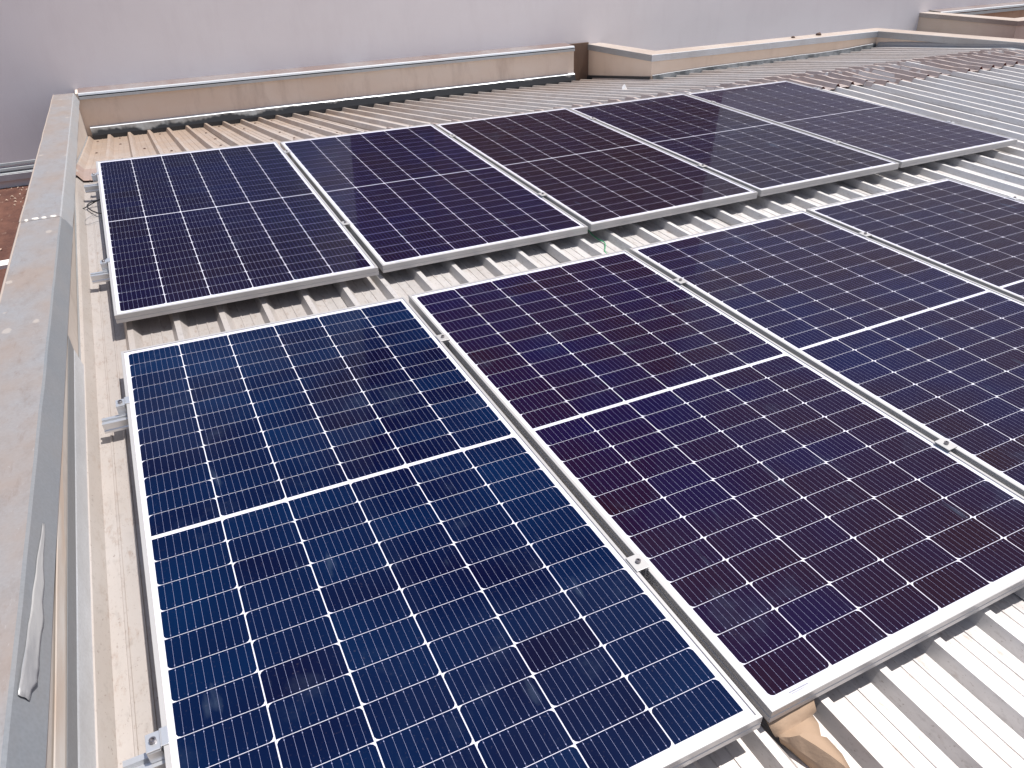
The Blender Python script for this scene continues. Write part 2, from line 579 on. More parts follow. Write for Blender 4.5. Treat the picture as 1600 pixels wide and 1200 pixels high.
kk = list(range(-1, 52, 6))
screw_me = None
for s, k0 in enumerate(kk):
    k1 = min(k0 + 6, 52)
    sheet(k0, k1, frange(-7.2, RIDGE, 50), 'roof_front', {6: 0.010, 7: 0.020}.get(s, 0.004), 11 + s)
    yb = 3.06 if X0 + k0 * PITCH < 5.0 else 2.2
    bs = sheet(k0, k1, frange(RIDGE, yb, 18), 'roof_back', rng.choice((0.003, 0.005, 0.009)), 31 + s)
    for yy in (0.98, 1.55, 2.2, 2.75):
        if yy > yb - 0.3:
            continue
        for k in range(k0, k1):
            if rng.random() < 0.42:
                continue
            x = X0 + k * PITCH + 0.115 + rng.uniform(-.02, .02)
            y = yy + rng.uniform(-.09, .09)
            z = zroof(x, y) + 0.001
            if screw_me is None:
                mb = MB()
                top = [(0.0065 * math.cos(a), 0.0065 * math.sin(a), 0.006) for a in frange(0, 2 * math.pi * 7 / 8, 7)]
                bot = [(0.011 * math.cos(a), 0.011 * math.sin(a), 0.0) for a in frange(0, 2 * math.pi * 7 / 8, 7)]
                mb.grid([bot, top], 0, True)
                mb.face(top)
                sc = mb.build('roof_screw', 'screw', bs, T(x, y, z))
                screw_me = sc.data
            else:
                sc = bpy.data.objects.new('roof_screw', screw_me)
                COL.objects.link(sc)
                sc.parent = bs
                sc.matrix_local = T(x, y, z)

# ridge cap pieces: ribbed sheets folded over the ridge
for s in range(9):
    k0 = -1 + 6 * s
    k1 = min(k0 + 6, 52)
    prof = profile(k0, k1)
    ya, yb = 0.05 - 0.062 * min(s, 6) + rng.uniform(-.025, .025), 0.38 + rng.uniform(-.04, .04)
    skew = rng.uniform(-.03, .03)
    dz = 0.007 + 0.006 * (s % 2)
    mb = MB()
    rows = []
    for fy in frange(0, 1, 14):
        r = []
        for i, (x, h) in enumerate(prof):
            y = ya + (yb - ya) * fy + skew * (x - prof[0][0])
            d = abs(y - RIDGE)
            z = zroof(x, y) - max(0, 0.03 - d) * 0.06 + h + dz
            z += 0.013 * max(0, 0.35 - fy) / 0.35 * (0.3 + 0.9 * abs(noise.noise((x * 1.1, s * 5.0, 0.3))))
            z += 0.006 * noise.noise((x * 11, y * 8, s)) + 0.006 * noise.noise((x * 2.3, y * 3, s + 9))
            if abs(y - RIDGE) < 0.045:
                z -= h * 0.22
            r.append((x + 0.003, y, z))
        rows.append(r)
    mb.grid(rows)
    mb.build('ridge_cap', ['cap', 'primer'], roof, MI, solid=0.0018, under=True)

# ------------------------------------------------------------------ solar panels
PW, PH = 1.038, 2.0732
POSES = {
    'B1': (0.5198, -1.0444, 0.0436, 0.0247, 0.0162, 0.0008), 'B2': (1.5828, -1.0246, 0.0225, 0.0211, 0.0085, 0.001),
    'B3': (2.6395, -1.03, 0.0192, 0.0142, 0.0011, -0.0019), 'B4': (3.6966, -1.0391, 0.0204, 0.0078, -0.0016, -0.0029),
    'B5': (4.7643, -1.0378, 0.0192, 0.0045, -0.001, -0.0044), 'F1': (0.5254, -3.4224, 0.0169, -0.0037, 0.0209, -0.0018),
    'F2': (1.5876, -3.4189, -0.0024, 0.001, 0.0069, 0.0021), 'F3': (2.6432, -3.4213, 0.001, 0.0003, -0.0047, 0.0001),
    'F4': (3.708, -3.4221, 0.006, 0.0007, -0.004, 0.0001)}
DEPTH = 0.035


def pose(k):
    x, y, z, a, b, c = POSES[k]
    return T(x, y, z) @ Matrix.Rotation(c, 4, 'Z') @ Matrix.Rotation(b, 4, 'Y') @ Matrix.Rotation(a, 4, 'X') @ T(0, 0, -DEPTH)


def panel_z(k, x, y):
    """height of the panel's top plane at roof position x, y"""
    p = pose(k)
    o = p @ Vector((0, 0, DEPTH))
    n = p.to_3x3() @ Vector((0, 0, 1))
    return o.z - (n.x * (x - o.x) + n.y * (y - o.y)) / n.z


FRAME_PROF = [(0, 0), (0, 0.0135), (0.0014, 0.0145), (0.0014, 0.0175), (0, 0.0185), (0, 0.0342), (0.0008, 0.035),
              (0.0086, 0.035), (0.0092, 0.0344), (0.0092, 0.0322), (0.0105, 0.0322), (0.0105, 0.0268), (0.0022, 0.0268),
              (0.0022, 0.0016), (0.026, 0.0016), (0.026, 0)]


def frame_mesh():
    mb = MB()
    hw, hh = PW / 2, PH / 2
    rows = []
    for sx, sy in ((-1, -1), (1, -1), (1, 1), (-1, 1), (-1, -1)):
        rows.append([(sx * (hw - d), sy * (hh - d), z) for d, z in FRAME_PROF])
    mb.grid(rows, 0, True)
    return mb


CW, CG, RP = 0.1631, 0.0027, 0.0836
CHH = 0.0821


def cell_layout(gap=0.0137):
    out = []
    pitchx = CW + CG
    xl = -(6 * CW + 5 * CG) / 2
    half = 12 * RP - (RP - CHH)
    for half_i in (0, 1):
        y0 = gap / 2 if half_i == 0 else -gap / 2 - half
        for r in range(12):
            for c in range(6):
                xa, ya = xl + c * pitchx, y0 + r * RP
                out.append((half_i, c, xa, ya))
    return out


def cells_mesh(seed, gap):
    mb = MB()
    tone = []
    rg = random.Random(seed)
    ch = 0.0090
    for half_i, c, xa, ya in cell_layout(gap):
        xb, yb = xa + CW, ya + CHH
        bottom = (c % 2 == 0) == (half_i == 1)
        z = 0.0324
        if bottom:
            p = [(xa, yb), (xa, ya + ch), (xa + ch * .35, ya + ch * .35), (xa + ch, ya), (xb - ch, ya), (xb - ch * .35, ya + ch * .35), (xb, ya + ch), (xb, yb)]
        else:
            p = [(xb, ya), (xb, yb - ch), (xb - ch * .35, yb - ch * .35), (xb - ch, yb), (xa + ch, yb), (xa + ch * .35, yb - ch * .35), (xa, yb - ch), (xa, ya)]
        mb.face([(a, b, z) for a, b in p])
        tone.append(min(1, max(0, rg.gauss(0.45, 0.22))))
    return mb, tone


def ribbon_mesh(gap):
    mb = MB()
    z = 0.0326
    for half_i, c, xa, ya in cell_layout(gap):
        bottom = (c % 2 == 0) == (half_i == 1)
        for k in range(9):
            x = xa + 0.0135 + k * (CW - 0.027) / 8
            r = 0.00022
            mb.face([(x - r, ya + .001, z), (x + r, ya + .001, z), (x + r, ya + CHH - .001, z), (x - r, ya + CHH - .001, z)])
            r = 0.0009
            for yy in (ya + 0.006, ya + CHH - 0.006):
                mb.face([(x - r, yy - .0012, z + 1e-4), (x + r, yy - .0012, z + 1e-4), (x + r, yy + .0012, z + 1e-4), (x - r, yy + .0012, z + 1e-4)])
    return mb


LAB = {
    'B1': 'solar panel at the left end of the back row, beside the black cable loop',
    'B2': 'back row solar panel second from left, navy on one side and brown on the other',
    'B3': 'middle solar panel of the back row, brownish black, above the thin green wire',
    'B4': 'second solar panel from the right in the back row',
    'B5': 'solar panel at the far right end of the back row, its corner over bare roof',
    'F1': 'bright navy blue solar panel nearest the camera, left end of the front row',
    'F2': 'purple tinted solar panel in the front row, above the torn cardboard',
    'F3': 'front row solar panel third from left, cut off by the right photo edge',
    'F4': 'right end solar panel of the front row, only its upper part visible'}
GRP = 'framed solar panels in two rows on the roof'
first = {}
for i, k in enumerate(('F1', 'F2', 'F3', 'F4', 'B1', 'B2', 'B3', 'B4', 'B5')):
    root = thing('solar_panel', LAB[k], 'solar panel', pose(k), GRP)
    I = Matrix()
    if not first:
        first['frame'] = frame_mesh().build('frame', 'frame', root, I)
        mb = MB()
        e = 0.0093
        mb.box(-PW / 2 + e, PW / 2 - e, -PH / 2 + e, PH / 2 - e, 0.0275, 0.0320)
        first['lam'] = mb.build('laminate', 'backsheet', root, I)
        first['ribbon'] = ribbon_mesh(0.0137).build('busbar_ribbons', 'ribbon', first['lam'], I)
        lam = first['lam']
    else:
        for nm in ('frame', 'lam', 'ribbon'):
            o = first[nm].copy()
            COL.objects.link(o)
            o.parent = lam if nm == 'ribbon' else root
            o.matrix_local = I
            if nm == 'lam':
                lam = o
    if k == 'B1':
        bpy.data.objects.remove(lam.children[0])
        first['ribbon'] = ribbon_mesh(0.0075).build('busbar_ribbons', 'ribbon', lam, I)
    mb, tone = cells_mesh(50 + i, 0.0137 if k[0] == 'F' else 0.0075)
    me = bpy.data.meshes.new('solar_cells')
    me.from_pydata(mb.v, [], mb.f)
    at = me.attributes.new('tone', 'FLOAT', 'FACE')
    at.data.foreach_set('value', tone)
    me.materials.append(CELLS[k])
    o = bpy.data.objects.new('solar_cells', me)
    COL.objects.link(o)
    o.parent = lam
    o.matrix_local = I
    # small printed serial strip on the white margin
    mb = MB()
    rg = random.Random(i)
    yb = -PH / 2 + 0.0155
    x = -PW / 2 + 0.062
    while x < -PW / 2 + 0.112:
        wd = rg.choice((0.0006, 0.001, 0.0016))
        mb.face([(x, yb + .0022, .0322), (x + wd, yb + .0022, .0322), (x + wd, yb + .0050, .0322), (x, yb + .0050, .0322)])
        x += wd + 0.0007
    x = -PW / 2 + 0.066
    while x < -PW / 2 + 0.098:
        mb.face([(x, yb - .0012, .0322), (x + .0012, yb - .0012, .0322), (x + .0012, yb + .0006, .0322), (x, yb + .0006, .0322)])
        x += 0.0022
    mb.build('serial_strip', 'print', lam, I)

# ------------------------------------------------------------------ rails and clamps
RAILS = [('B', -0.33, 'aluminium rail under the upper half of the back row panels', 5),
         ('B', -1.57, 'aluminium rail under the lower half of the back row panels', 5),
         ('F', -2.765, 'aluminium rail under the upper half of the front row panels', 4),
         ('F', -4.01, 'aluminium rail under the lower half of the front row panels', 4)]


def rail_pts(row, y, n):
    pts = []
    for i in range(1, n + 1):
        k = row + str(i)
        for fx in (-0.5, 0.5):
            x = POSES[k][0] + fx * (PW * 0.9)
            pts.append((x, panel_z(k, x, y) - DEPTH - 0.0006))
    return pts


RAIL_PROF = [(-.019, 0), (.019, 0), (.019, .008), (.016, .011), (.016, .026), (.019, .028), (.019, .034), (.006, .034), (.006, .022), (-.006, .022), (-.006, .034), (-.019, .034), (-.019, .028), (-.016, .026), (-.016, .011), (-.019, .008)]
for row, y, lab, n in RAILS:
    pts = rail_pts(row, y, n)
    xa = pts[0][0] - PW * 0.05 - 0.078
    xb = pts[-1][0] + PW * 0.05 + 0.09
    xs = [xa] + [p[0] for p in pts] + [xb]
    mb = MB()
    path = []
    for x in xs:
        zt = interp(pts, x)
        path.append(lambda a, b, x=x, zt=zt: (x - xa, a, zt - 0.034 + b - zt0))
    zt0 = interp(pts, xa) - 0.034
    mb.extrude(RAIL_PROF, path)
    o = mb.build('mounting_rail', 'alu', None, T(xa, y, zt0))
    tag(o, lab, 'mounting rail', 'mounting rails under the panels')

CLAMPS = [('B1', 'B2', -0.262, 'on the seam between the first and second back row panels', 'upper'), ('B1', 'B2', -1.535, 'on the seam between the first and second back row panels', 'lower'),
          ('B2', 'B3', -0.33, 'on the seam between the second and third back row panels', 'upper'), ('B2', 'B3', -1.583, 'on the seam between the second and third back row panels', 'lower'),
          ('B3', 'B4', -0.36, 'on the seam between the third and fourth back row panels', 'upper'), ('B3', 'B4', -1.585, 'on the seam between the third and fourth back row panels', 'lower'),
          ('B4', 'B5', -0.345, 'on the seam between the fourth and fifth back row panels', 'upper'), ('B4', 'B5', -1.58, 'on the seam between the fourth and fifth back row panels', 'lower'),
          ('F1', 'F2', -2.78, 'on the seam between the blue and purple front row panels', 'upper'), ('F1', 'F2', -4.018, 'on the seam between the blue and purple front row panels', 'lower'),
          ('F2', 'F3', -2.776, 'on the seam between the second and third front row panels', 'upper'), ('F2', 'F3', -4.027, 'on the seam between the second and third front row panels', 'lower'),
          ('F3', 'F4', -2.77, 'on the seam between the third and fourth front row panels', 'upper')]


def bolt_mesh():
    mb = MB()
    n = 12
    ring = lambda r, z: [(r * math.cos(2 * math.pi * k / n), r * math.sin(2 * math.pi * k / n), z) for k in range(n)]
    mb.grid([ring(.0065, 0), ring(.0065, .0062), ring(.0056, .007), ring(.0034, .007), ring(.0034, .0035)], 0, True)
    mb.face(ring(.0034, .0035))
    return mb


def mid_clamp_mesh():
    mb = MB()
    mb.box(-.0195, .0195, -.024, .024, 0, .0032)
    mb.box(-.0095, -.0070, -.0235, .0235, -.030, -.0001)
    mb.box(.0070, .0095, -.0235, .0235, -.030, -.0001)
    return mb


mc = None
for a, b, y, lab, pos in CLAMPS:
    x = (POSES[a][0] + POSES[b][0]) / 2
    za, zb = panel_z(a, x - .02, y), panel_z(b, x + .02, y)
    z = max(za, zb) + 0.0004
    root = thing('mid_clamp', '%s silver clamp %s' % (pos, lab), 'clamp', T(x, y, z) @ Matrix.Rotation(rng.uniform(-.035, .035), 4, 'Z'), 'clamps on the seams between panels')
    bm_ = T(0, 0, .0032)
    if mc is None:
        mc = mid_clamp_mesh().build('clamp_plate', 'frame', root, Matrix(), bevel=0.0008)
        bo = bolt_mesh().build('bolt', 'bolt', root, bm_)
    else:
        for src, ml in ((mc, Matrix()), (bo, bm_)):
            o = src.copy()
            COL.objects.link(o)
            o.parent = root
            o.matrix_local = ml


def end_clamp_mesh():
    mb = MB()
    # lip over the frame, step down, bolted shelf, open legs down to the rail
    mb.box(-.002, .0105, -.020, .020, .0005, .0030)
    mb.box(-.0042, -.0021, -.020, .020, -.0040, .0030)
    mb.box(-.030, -.0043, -.020, .020, -.0040, -.0012)
    mb.box(-.0299, -.0044, -.0195, .0195, -.0365, -.0041)
    mb.box(-.0280, -.0062, -.0206, -.0196, -.0340, -.0060)
    return mb


ENDS = [('F1', -2.732, -1, 'left end clamp of the bright blue front panel, upper one above the rail stub'),
        ('F1', -4.0, -1, 'left end clamp of the bright blue front panel, at the bottom photo edge'),
        ('B1', -0.255, -1, 'left end clamp of the back row, upper one near the far parapet'),
        ('B1', -1.532, -1, 'left end clamp of the back row, lower one below the black cable'),
        ('B5', -0.345, 1, 'far right end clamp of the back row, upper one near the ridge'),
        ('B5', -1.58, 1, 'far right end clamp of the back row, lower one near the panel corner'),
        ('F4', -2.77, 1, 'right end clamp of the front row at the right photo edge')]
ec = None
for k, y, sd, lab in ENDS:
    p = pose(k)
    ly = y - POSES[k][1]
    e = p @ Vector((sd * PW / 2, ly, DEPTH))
    root = thing('end_clamp', lab, 'clamp', T(e.x, y, e.z) @ Matrix.Rotation(0 if sd < 0 else math.pi, 4, 'Z'), 'clamps at the ends of the panel rows')
    if ec is None:
        ec = end_clamp_mesh().build('clamp_bracket', 'alu', root, Matrix(), bevel=0.0006)
        eb = bolt_mesh().build('bolt', 'bolt', root, T(-.0165, 0, -.0012))
    else:
        for src, ml in ((ec, Matrix()), (eb, T(-.0165, 0, -.0012))):
            o = src.copy()
            COL.objects.link(o)
            o.parent = root
            o.matrix_local = ml


# ------------------------------------------------------------------ walls and parapets
def lvl(y):            # a level line seen in the tilted frame, at coping height
    return -0.078 + TILT * (3.04 - y)


def vert(y, z):        # plumb wall: y shifts with height
    return y + TILT * z


YW = 3.25
# ground
mb = MB()
N = 40
rows = []
for j in range(N + 1):
    y = -60 + 120 * j / N
    rows.append([(x, y, -0.85 - TILT * (y - 3)) for x in (-60, -3, -0.5, 5, 60)])
mb.grid(rows)
ground = tag(mb.build('ground', 'earth'), 'reddish brown bare ground below the roof edge', None, None, 'structure')
ground['category'] = 'ground'

# tall neighbouring wall
bw = thing('building_wall', 'tall plain pinkish grey plastered wall behind the roof parapets', 'building', T(3, YW, -1))


def wallbox(mb, x0, x1, y0, y1, z0, z1):
    k = [(x, vert(y, z), z) for z in (z0, z1) for y in (y0, y1) for x in (x0, x1)]
    for f in ((0, 2, 3, 1), (4, 5, 7, 6), (0, 1, 5, 4), (2, 6, 7, 3), (0, 4, 6, 2), (1, 3, 7, 5)):
        mb.face([k[i] for i in f])


BI = T(-3, -YW, 1)
mb = MB()
wallbox(mb, -14, 30, YW, YW + 4, -1.3, 0.98)
mb.build('lower_wall', 'wall', bw, BI)
mb = MB()
wallbox(mb, 3.4, 7.56, YW + 0.05, YW + 3.8, 0.98, 9.5)
mb.build('upper_storey', 'tower', bw, BI)
mb = MB()
wallbox(mb, 5.48, 10.92, 2.13, YW - .004, -1.2, -0.42)  # unseen slab added to bounce sunlight onto the wall
mb.build('added_bounce_slab', 'bounce_slab', bw, BI)
mb = MB()
wallbox(mb, 11.12, 20, 1.95, 3.05, -1.2, -0.42)  # second added bounce slab, also out of view
mb.build('added_bounce_slab', 'bounce_slab', bw, BI)

# gutter and stepped flashing at the foot of the wall, left of the roof
g = thing('wall_gutter', 'pale box gutter under grey stepped flashing at the wall foot, far left', 'gutter', T(-1, 3.1, -0.8))
GI = T(1, -3.1, 0.8)
mb = MB()
mb.extrude([(3.16, -.79), (3.16, -.735), (3.172, -.735), (3.172, -.78), (3.23, -.78), (3.23, -.79)], [lambda a, b, x=x: (x, a, b) for x in (-6, -0.36)])
mb.build('gutter_channel', 'gutter', g, GI)
mb = MB()
mb.extrude([(3.235, -.63), (3.21, -.645), (3.205, -.665), (3.222, -.672), (3.2, -.69), (3.195, -.71), (3.212, -.716), (3.185, -.733), (3.236, -.733)], [lambda a, b, x=x: (x, a, b) for x in (-6, -0.36)])
mb.build('stepped_flashing', 'fascia', g, GI)

# --- left parapet
lp = thing('parapet_wall', 'low parapet along the left roof edge with a wide dull grey coping', 'parapet', T(-0.22, 0, -0.5))
LI = T(0.22, 0, 0.5)
mb = MB()
ya, yb = -7.2, 3.035
mb.extrude([(-.285, -1.2), (-.14, -1.2), (-.14, -.055), (-.155, -.012), (-.285, -.012)], [lambda a, b, y=y: (a, y, b if b < -1 else lvl(y) + b) for y in (ya, yb)])
mb.build('wall_body', 'parapet_grey', lp, LI)
COP = [(-.310, -.060), (-.310, .0), (-.306, .002), (-.152, .002), (-.146, -.002), (-.118, -.066), (-.1235, -.067), (-.150, -.009), (-.302, -.009), (-.302, -.060)]


def coping_piece(y0, y1, dz, sd):
    ys = frange(y0, y1, max(2, int((y1 - y0) / 0.12)))
    mb = MB()
    path = []
    for y in ys:
        w1 = 0.003 * noise.noise((y * 2.1, sd, 0))
        w2 = 0.0022 * noise.noise((y * 4.3, sd, 5))
        path.append(lambda a, b, y=y, w1=w1, w2=w2: (a + (w1 if a > -.13 or a < -.3 else w2), y, lvl(y) + b + dz + w2))
    rows = [[fn(a, b) for a, b in COP] for fn in path]
    mb.grid([r[:4] for r in rows], 0)
    mb.grid([r[3:7] for r in rows], 1)
    mb.grid([r[6:] + r[:1] for r in rows], 0)
    mb.face(rows[0])
    mb.face(rows[-1][::-1])
    # thin strip painting the lit rim of the outer edge
    mb.grid([[(r[1][0] - .0005, r[1][1], r[1][2] - .006), (r[1][0] - .004, r[1][1], r[1][2] + .0005), (r[1][0] - .001, r[1][1], r[1][2] + .004), (r[2][0] + .001, r[2][1], r[2][2] + .0008)] for r in rows], 2)
    return mb


coping_piece(-7.2, -1.18, 0.0, 1).build('coping', ['coping', 'slate', 'lip'], lp, LI)  # near slope darker by colour, standing in for shade
coping_piece(-1.205, 3.03, 0.0022, 2).build('coping', ['coping', 'lit_slope', 'lip'], lp, LI)  # far slope paler by colour, standing in for stronger light
# side flashing onto the roof
mb = MB()
rows = []
for y in frange(-7.2, -2.30, 40):
    zr = zroof(-.12, y)
    zt = min(lvl(y) - .08, 0.085)
    rows.append([(-.1385, y, zt), (-.1375, y, zt), (-.1372, y, zt - 0.058 + .003 * noise.noise((y * 3, 0, 0))),
                 (-.1352, y, zt - 0.062), (-.131, y, zr + .07), (-.121, y, zr + .012), (-.112, y, zr + .006), (-.112, y, zr + .003)])
k = len(rows[0])
mb.grid([r[:3] for r in rows], 0)
mb.grid([r[2:] for r in rows], 1)
mb.build('side_flashing', ['slate', 'flashing_bright'], lp, LI, solid=0.001)
# roof edge trim along the farther half
mb = MB()
rows = [[(-.1385, y, zroof(-.13, y) + .045 + .004 * noise.noise((y * 3, 1, 0))), (-.136, y, zroof(-.13, y) + .04), (-.128, y, zroof(-.13, y) + .010)] for y in frange(-2.29, 2.9, 44)]
mb.grid(rows)
mb.build('edge_trim', 'fascia', lp, LI, solid=0.001)
# cream batten strip peeking out below the coping
mb = MB()
rows = []
for y in frange(-7.0, -2.9, 90):
    f = min(1, (-2.9 - y) / 0.6)
    wz = (0.012 + 0.045 * f) * (0.85 + 0.4 * noise.noise((y * 7, 2, 0)))
    z0 = min(lvl(y) - .052, 0.158 + .012 * noise.noise((y * 1.3, 4, 0)))
    rows.append([(-.1365, y, z0), (-.1350, y, z0 - .004), (-.1345, y, z0 - wz), (-.1375, y, z0 - wz - .004)])
mb.grid(rows)
mb.build('exposed_edge_strip', 'cream', lp, LI)

# dried sealant dabs across the coping joint
mb = MB()
for cx, wd in ((-.285, .012), (-.25, .022), (-.215, .016), (-.178, .02)):
    y0 = -1.19 + rng.uniform(-.004, .004)
    zc = lvl(y0) + .0052
    n = 10
    top = [(cx + wd * .6 * math.cos(2 * math.pi * k / n), y0 + .010 * math.sin(2 * math.pi * k / n) * rng.uniform(.7, 1.1), zc + .0025) for k in range(n)]
    bot = [(cx + wd * .75 * math.cos(2 * math.pi * k / n), y0 + .014 * math.sin(2 * math.pi * k / n), zc - .003) for k in range(n)]
    mb.grid([bot, top], 0, True)
    mb.face(top)
mb.build('joint_sealant', 'sealant', lp, LI)

# --- far parapet, long left run
fp = thing('parapet_wall', 'long tan parapet with a white edged coping along the foot of the far wall', 'parapet', T(2.4, 3.1, -0.5))
FI = T(-2.4, -3.1, 0.5)
mb = MB()
wallbox(mb, -.139, 5.0, 3.04, 3.244, -1.2, -.083)
mb.build('wall_body', 'parapet', fp, FI)
mb = MB()
prof = [(3.245, -.074), (3.030, -.078), (3.012, -.083), (3.006, -.097), (3.020, -.099), (3.024, -.106), (3.002, -.108), (2.999, -.130), (3.002, -.131), (3.030, -.128), (3.030, -.0825), (3.245, -.0825)]
path = [lambda a, b, x=x: (x, a, b + .0015 * noise.noise((x * 2.2, a * 9, 0))) for x in frange(-.115, 4.995, 40)]
rows = [[fn(a, b) for a, b in prof] for fn in path]
mb.grid([[r[0], r[1]] for r in rows], 1)
mb.grid([r[1:5] for r in rows], 0)
mb.grid([r[4:6] for r in rows], 3)  # groove shade painted on as near-black faces
mb.grid([r[5:10] for r in rows], 2)
mb.face(rows[0][1:10], 2)
mb.face(rows[-1][1:10], 2)
mb.build('coping', ['flashing_bright', 'stained_top', 'fascia', 'flat_black'], fp, FI)
mb = MB()
rows = []
for x in frange(-.10, 5.0, 60):
    w1 = .003 * noise.noise((x * 5, 0, 1))
    rows.append([(x, 3.019, -.366 + w1), (x, 2.998, -.372 + w1), (x, 2.990, -.378 + w1), (x, 2.968, -.44), (x, 2.955, -.56)])
mb.grid([r[:3] for r in rows], 1)
mb.grid([r[2:] for r in rows], 0)
mb.build('base_flashing', ['black_band', 'flashing_bright'], fp, FI, solid=0.001)

# --- stepped middle parapet
sp = thing('parapet_wall', 'tan parapet stepping forward behind the ridge, with a grey metal coping', 'parapet', T(6.5, 2.1, -0.5))
SI = T(-6.5, -2.1, 0.5)
mb = MB()
mb2 = MB()
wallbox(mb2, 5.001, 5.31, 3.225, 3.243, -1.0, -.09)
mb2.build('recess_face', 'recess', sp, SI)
k = [(5.31, 3.243), (5.31, 1.947), (8.6, 1.947), (8.6, 2.12), (5.47, 2.12), (5.47, 3.243)]
rows = [[(x, vert(y, z), z) if z < -.2 else (x, y, lvl(y) - .044) for x, y in k] for z in (-1.1, -.1)]
mb.grid(rows, 0, True)
mb.face(rows[1])
mb.build('wall_body', 'parapet_pale', sp, SI)


def coping_run(mb, pts, width, drop, lip=0.012, flip=1, topi=1):
    """flat coping following pts (x,y); inner side faces the roof"""
    fr, bk = [], []
    for (x, y), (dx, dy) in pts:
        z = (lvl(y) if y < 3.04 else -.078) - .032
        fr.append([(x - dx * lip, y - dy * lip, z - drop), (x - dx * lip, y - dy * lip, z - .001), (x - dx * (lip - .002), y - dy * (lip - .002), z + .001)])
        bk.append((x + dx * width, y + dy * width, z + .003))
    for i in range(len(pts) - 1):
        a, b = fr[i], fr[i + 1]
        mb.face([a[0], b[0], b[1], a[1]], 0)
        mb.face([a[1], b[1], b[2], a[2]], 0)
        mb.face([a[2], b[2], bk[i + 1], bk[i]], topi)
        mb.face([a[0], b[0], (b[0][0], b[0][1] + 0.0, b[0][2]), (a[0][0], a[0][1], a[0][2])][:3], 0) if False else None
    return mb


mb = coping_run(MB(), [((5.31, 3.24), (1, 0)), ((5.31, 1.947), (1, 1))], .17, .062)
mb.build('coping', ['fascia', 'pink_top'], sp, SI, solid=0.002)
mb = coping_run(MB(), [((5.31, 1.947), (1, 1)), ((8.6, 1.947), (1, 1))], .17, .064)
mb.build('coping', ['flashing_bright', 'pink_top'], sp, SI, solid=0.002)
mb = MB()
rows = []
for y in frange(1.935, 3.2, 16):
    zb = zroof(5.3, y)
    rows.append([(5.306, y, zb + .062), (5.297, y, zb + .058 + .006 * noise.noise((y * 7, 0, 0))), (5.293, y, zb + .02), (5.28, y, zb - .03)])
mb.grid(rows)
mb.build('base_flashing', 'flat_black', sp, SI)
mb = MB()
rows = []
for x in frange(5.32, 8.58, 60):
    w1 = .004 * noise.noise((x * 4, 0, 1))
    zl = interp([(5.3, -.25), (6.1, -.229), (7.9, -.215), (8.6, -.183)], x) + w1
    rows.append([(x, 1.935, zl + .003), (x, 1.926, zl), (x, 1.906, zl - .045 + .006 * noise.noise((x * 6, 0, 0))), (x, 1.89, zl - .16)])
mb.grid([r[:2] for r in rows], 1)
mb.grid([r[1:] for r in rows], 0)
mb.build('base_flashing', ['grey_flash', 'flashing_bright'], sp, SI, solid=0.001)

# --- right parapet
rp = thing('parapet_wall', 'parapet along the right roof edge, running toward the viewer beyond the ridge', 'parapet', T(8.7, -1, -0.5))
RI = T(-8.7, 1, 0.5)
mb = MB()
mb.extrude([(8.601, -1.1), (8.77, -1.1), (8.77, 0), (8.601, 0)], [lambda a, b, y=y: (a, y, b if b < -1 else lvl(y) - .044) for y in (-7.2, 1.946)])
mb.build('wall_body', 'parapet', rp, RI)
mb = coping_run(MB(), [((8.6, 1.947), (1, 1)), ((8.6, -7.2), (1, 0))], .17, .066)
mb.build('coping', ['fascia', 'pink_top'], rp, RI, solid=0.002)
mb = MB()
rows = []
for y in frange(-7.2, 1.9, 60):
    zb = zroof(8.55, y)
    rows.append([(8.594, y, zb + .085), (8.585, y, zb + .07), (8.58, y, zb + .05), (8.56, y, zb + .035), (8.52, y, zb + .03), (8.50, y, zb + .0)])
mb.grid(rows)
mb.build('base_flashing', 'fascia', rp, RI, solid=0.001)

# --- farther roof's parapet, top right
qp = thing('parapet_wall', 'pale plain parapet of another roof, against the grey wall at top right', 'parapet', T(11.5, 2.4, -0.5))
QI = T(-11.5, -2.4, 0.5)
zq = lambda y: -.118 + .031 * (3.25 - y)
mb = MB()
k = [(10.94, 3.243), (10.94, 1.76), (16, 1.76), (16, 1.93), (11.1, 1.93), (11.1, 3.243)]
rows = [[(x, vert(y, z), z) for x, y in k] for z in (-1.1,)] + [[(x, y, zq(y) - .012) for x, y in k]]
mb.grid(rows, 0, True)
mb.face(rows[1])
mb.build('wall_body', 'parapet_pale', qp, QI)
mb = MB()
f0 = [((10.928, 3.24), (11.12, 3.24)), ((10.928, 1.748), (11.12, 1.94)), ((16, 1.748), (16, 1.94))]
for (a, b), (c, d) in zip(f0, f0[1:]):
    za, zc = zq(a[1]), zq(c[1])
    mb.face([(*a, za - .055), (*c, zc - .055), (*c, zc), (*a, za)], 0)
    mb.face([(*a, za), (*c, zc), (*d, zc + .004), (*b, za + .004)], 1)
mb.build('coping', ['pink_top', 'pink_top'], qp, QI, solid=0.002)
kp = thing('parapet_wall', 'rust brown wall base with a white coping strip at the top right corner', 'parapet', T(13.5, 3.1, -0.5))
KI = T(-13.5, -3.1, 0.5)
mb = MB()
wallbox(mb, 11.102, 20, 3.06, 3.242, -1.0, -.128)
mb.build('wall_body', 'wall_low', kp, KI)
mb = MB()
rows = [[(x, 3.243, -.092), (x, 3.052, -.098), (x, 3.04, -.104), (x, 3.036, -.128), (x, 3.052, -.131), (x, 3.054, -.142), (x, 3.032, -.144), (x, 3.03, -.178)] for x in frange(11.12, 20, 6)]
mb.grid([r[:2] for r in rows], 1)
mb.grid([r[1:5] for r in rows], 0)
mb.grid([r[4:6] for r in rows], 3)  # groove shade painted black here too
mb.grid([r[5:] for r in rows], 2)
mb.build('coping', ['flashing_bright', 'stained_top', 'fascia', 'flat_black'], kp, KI)

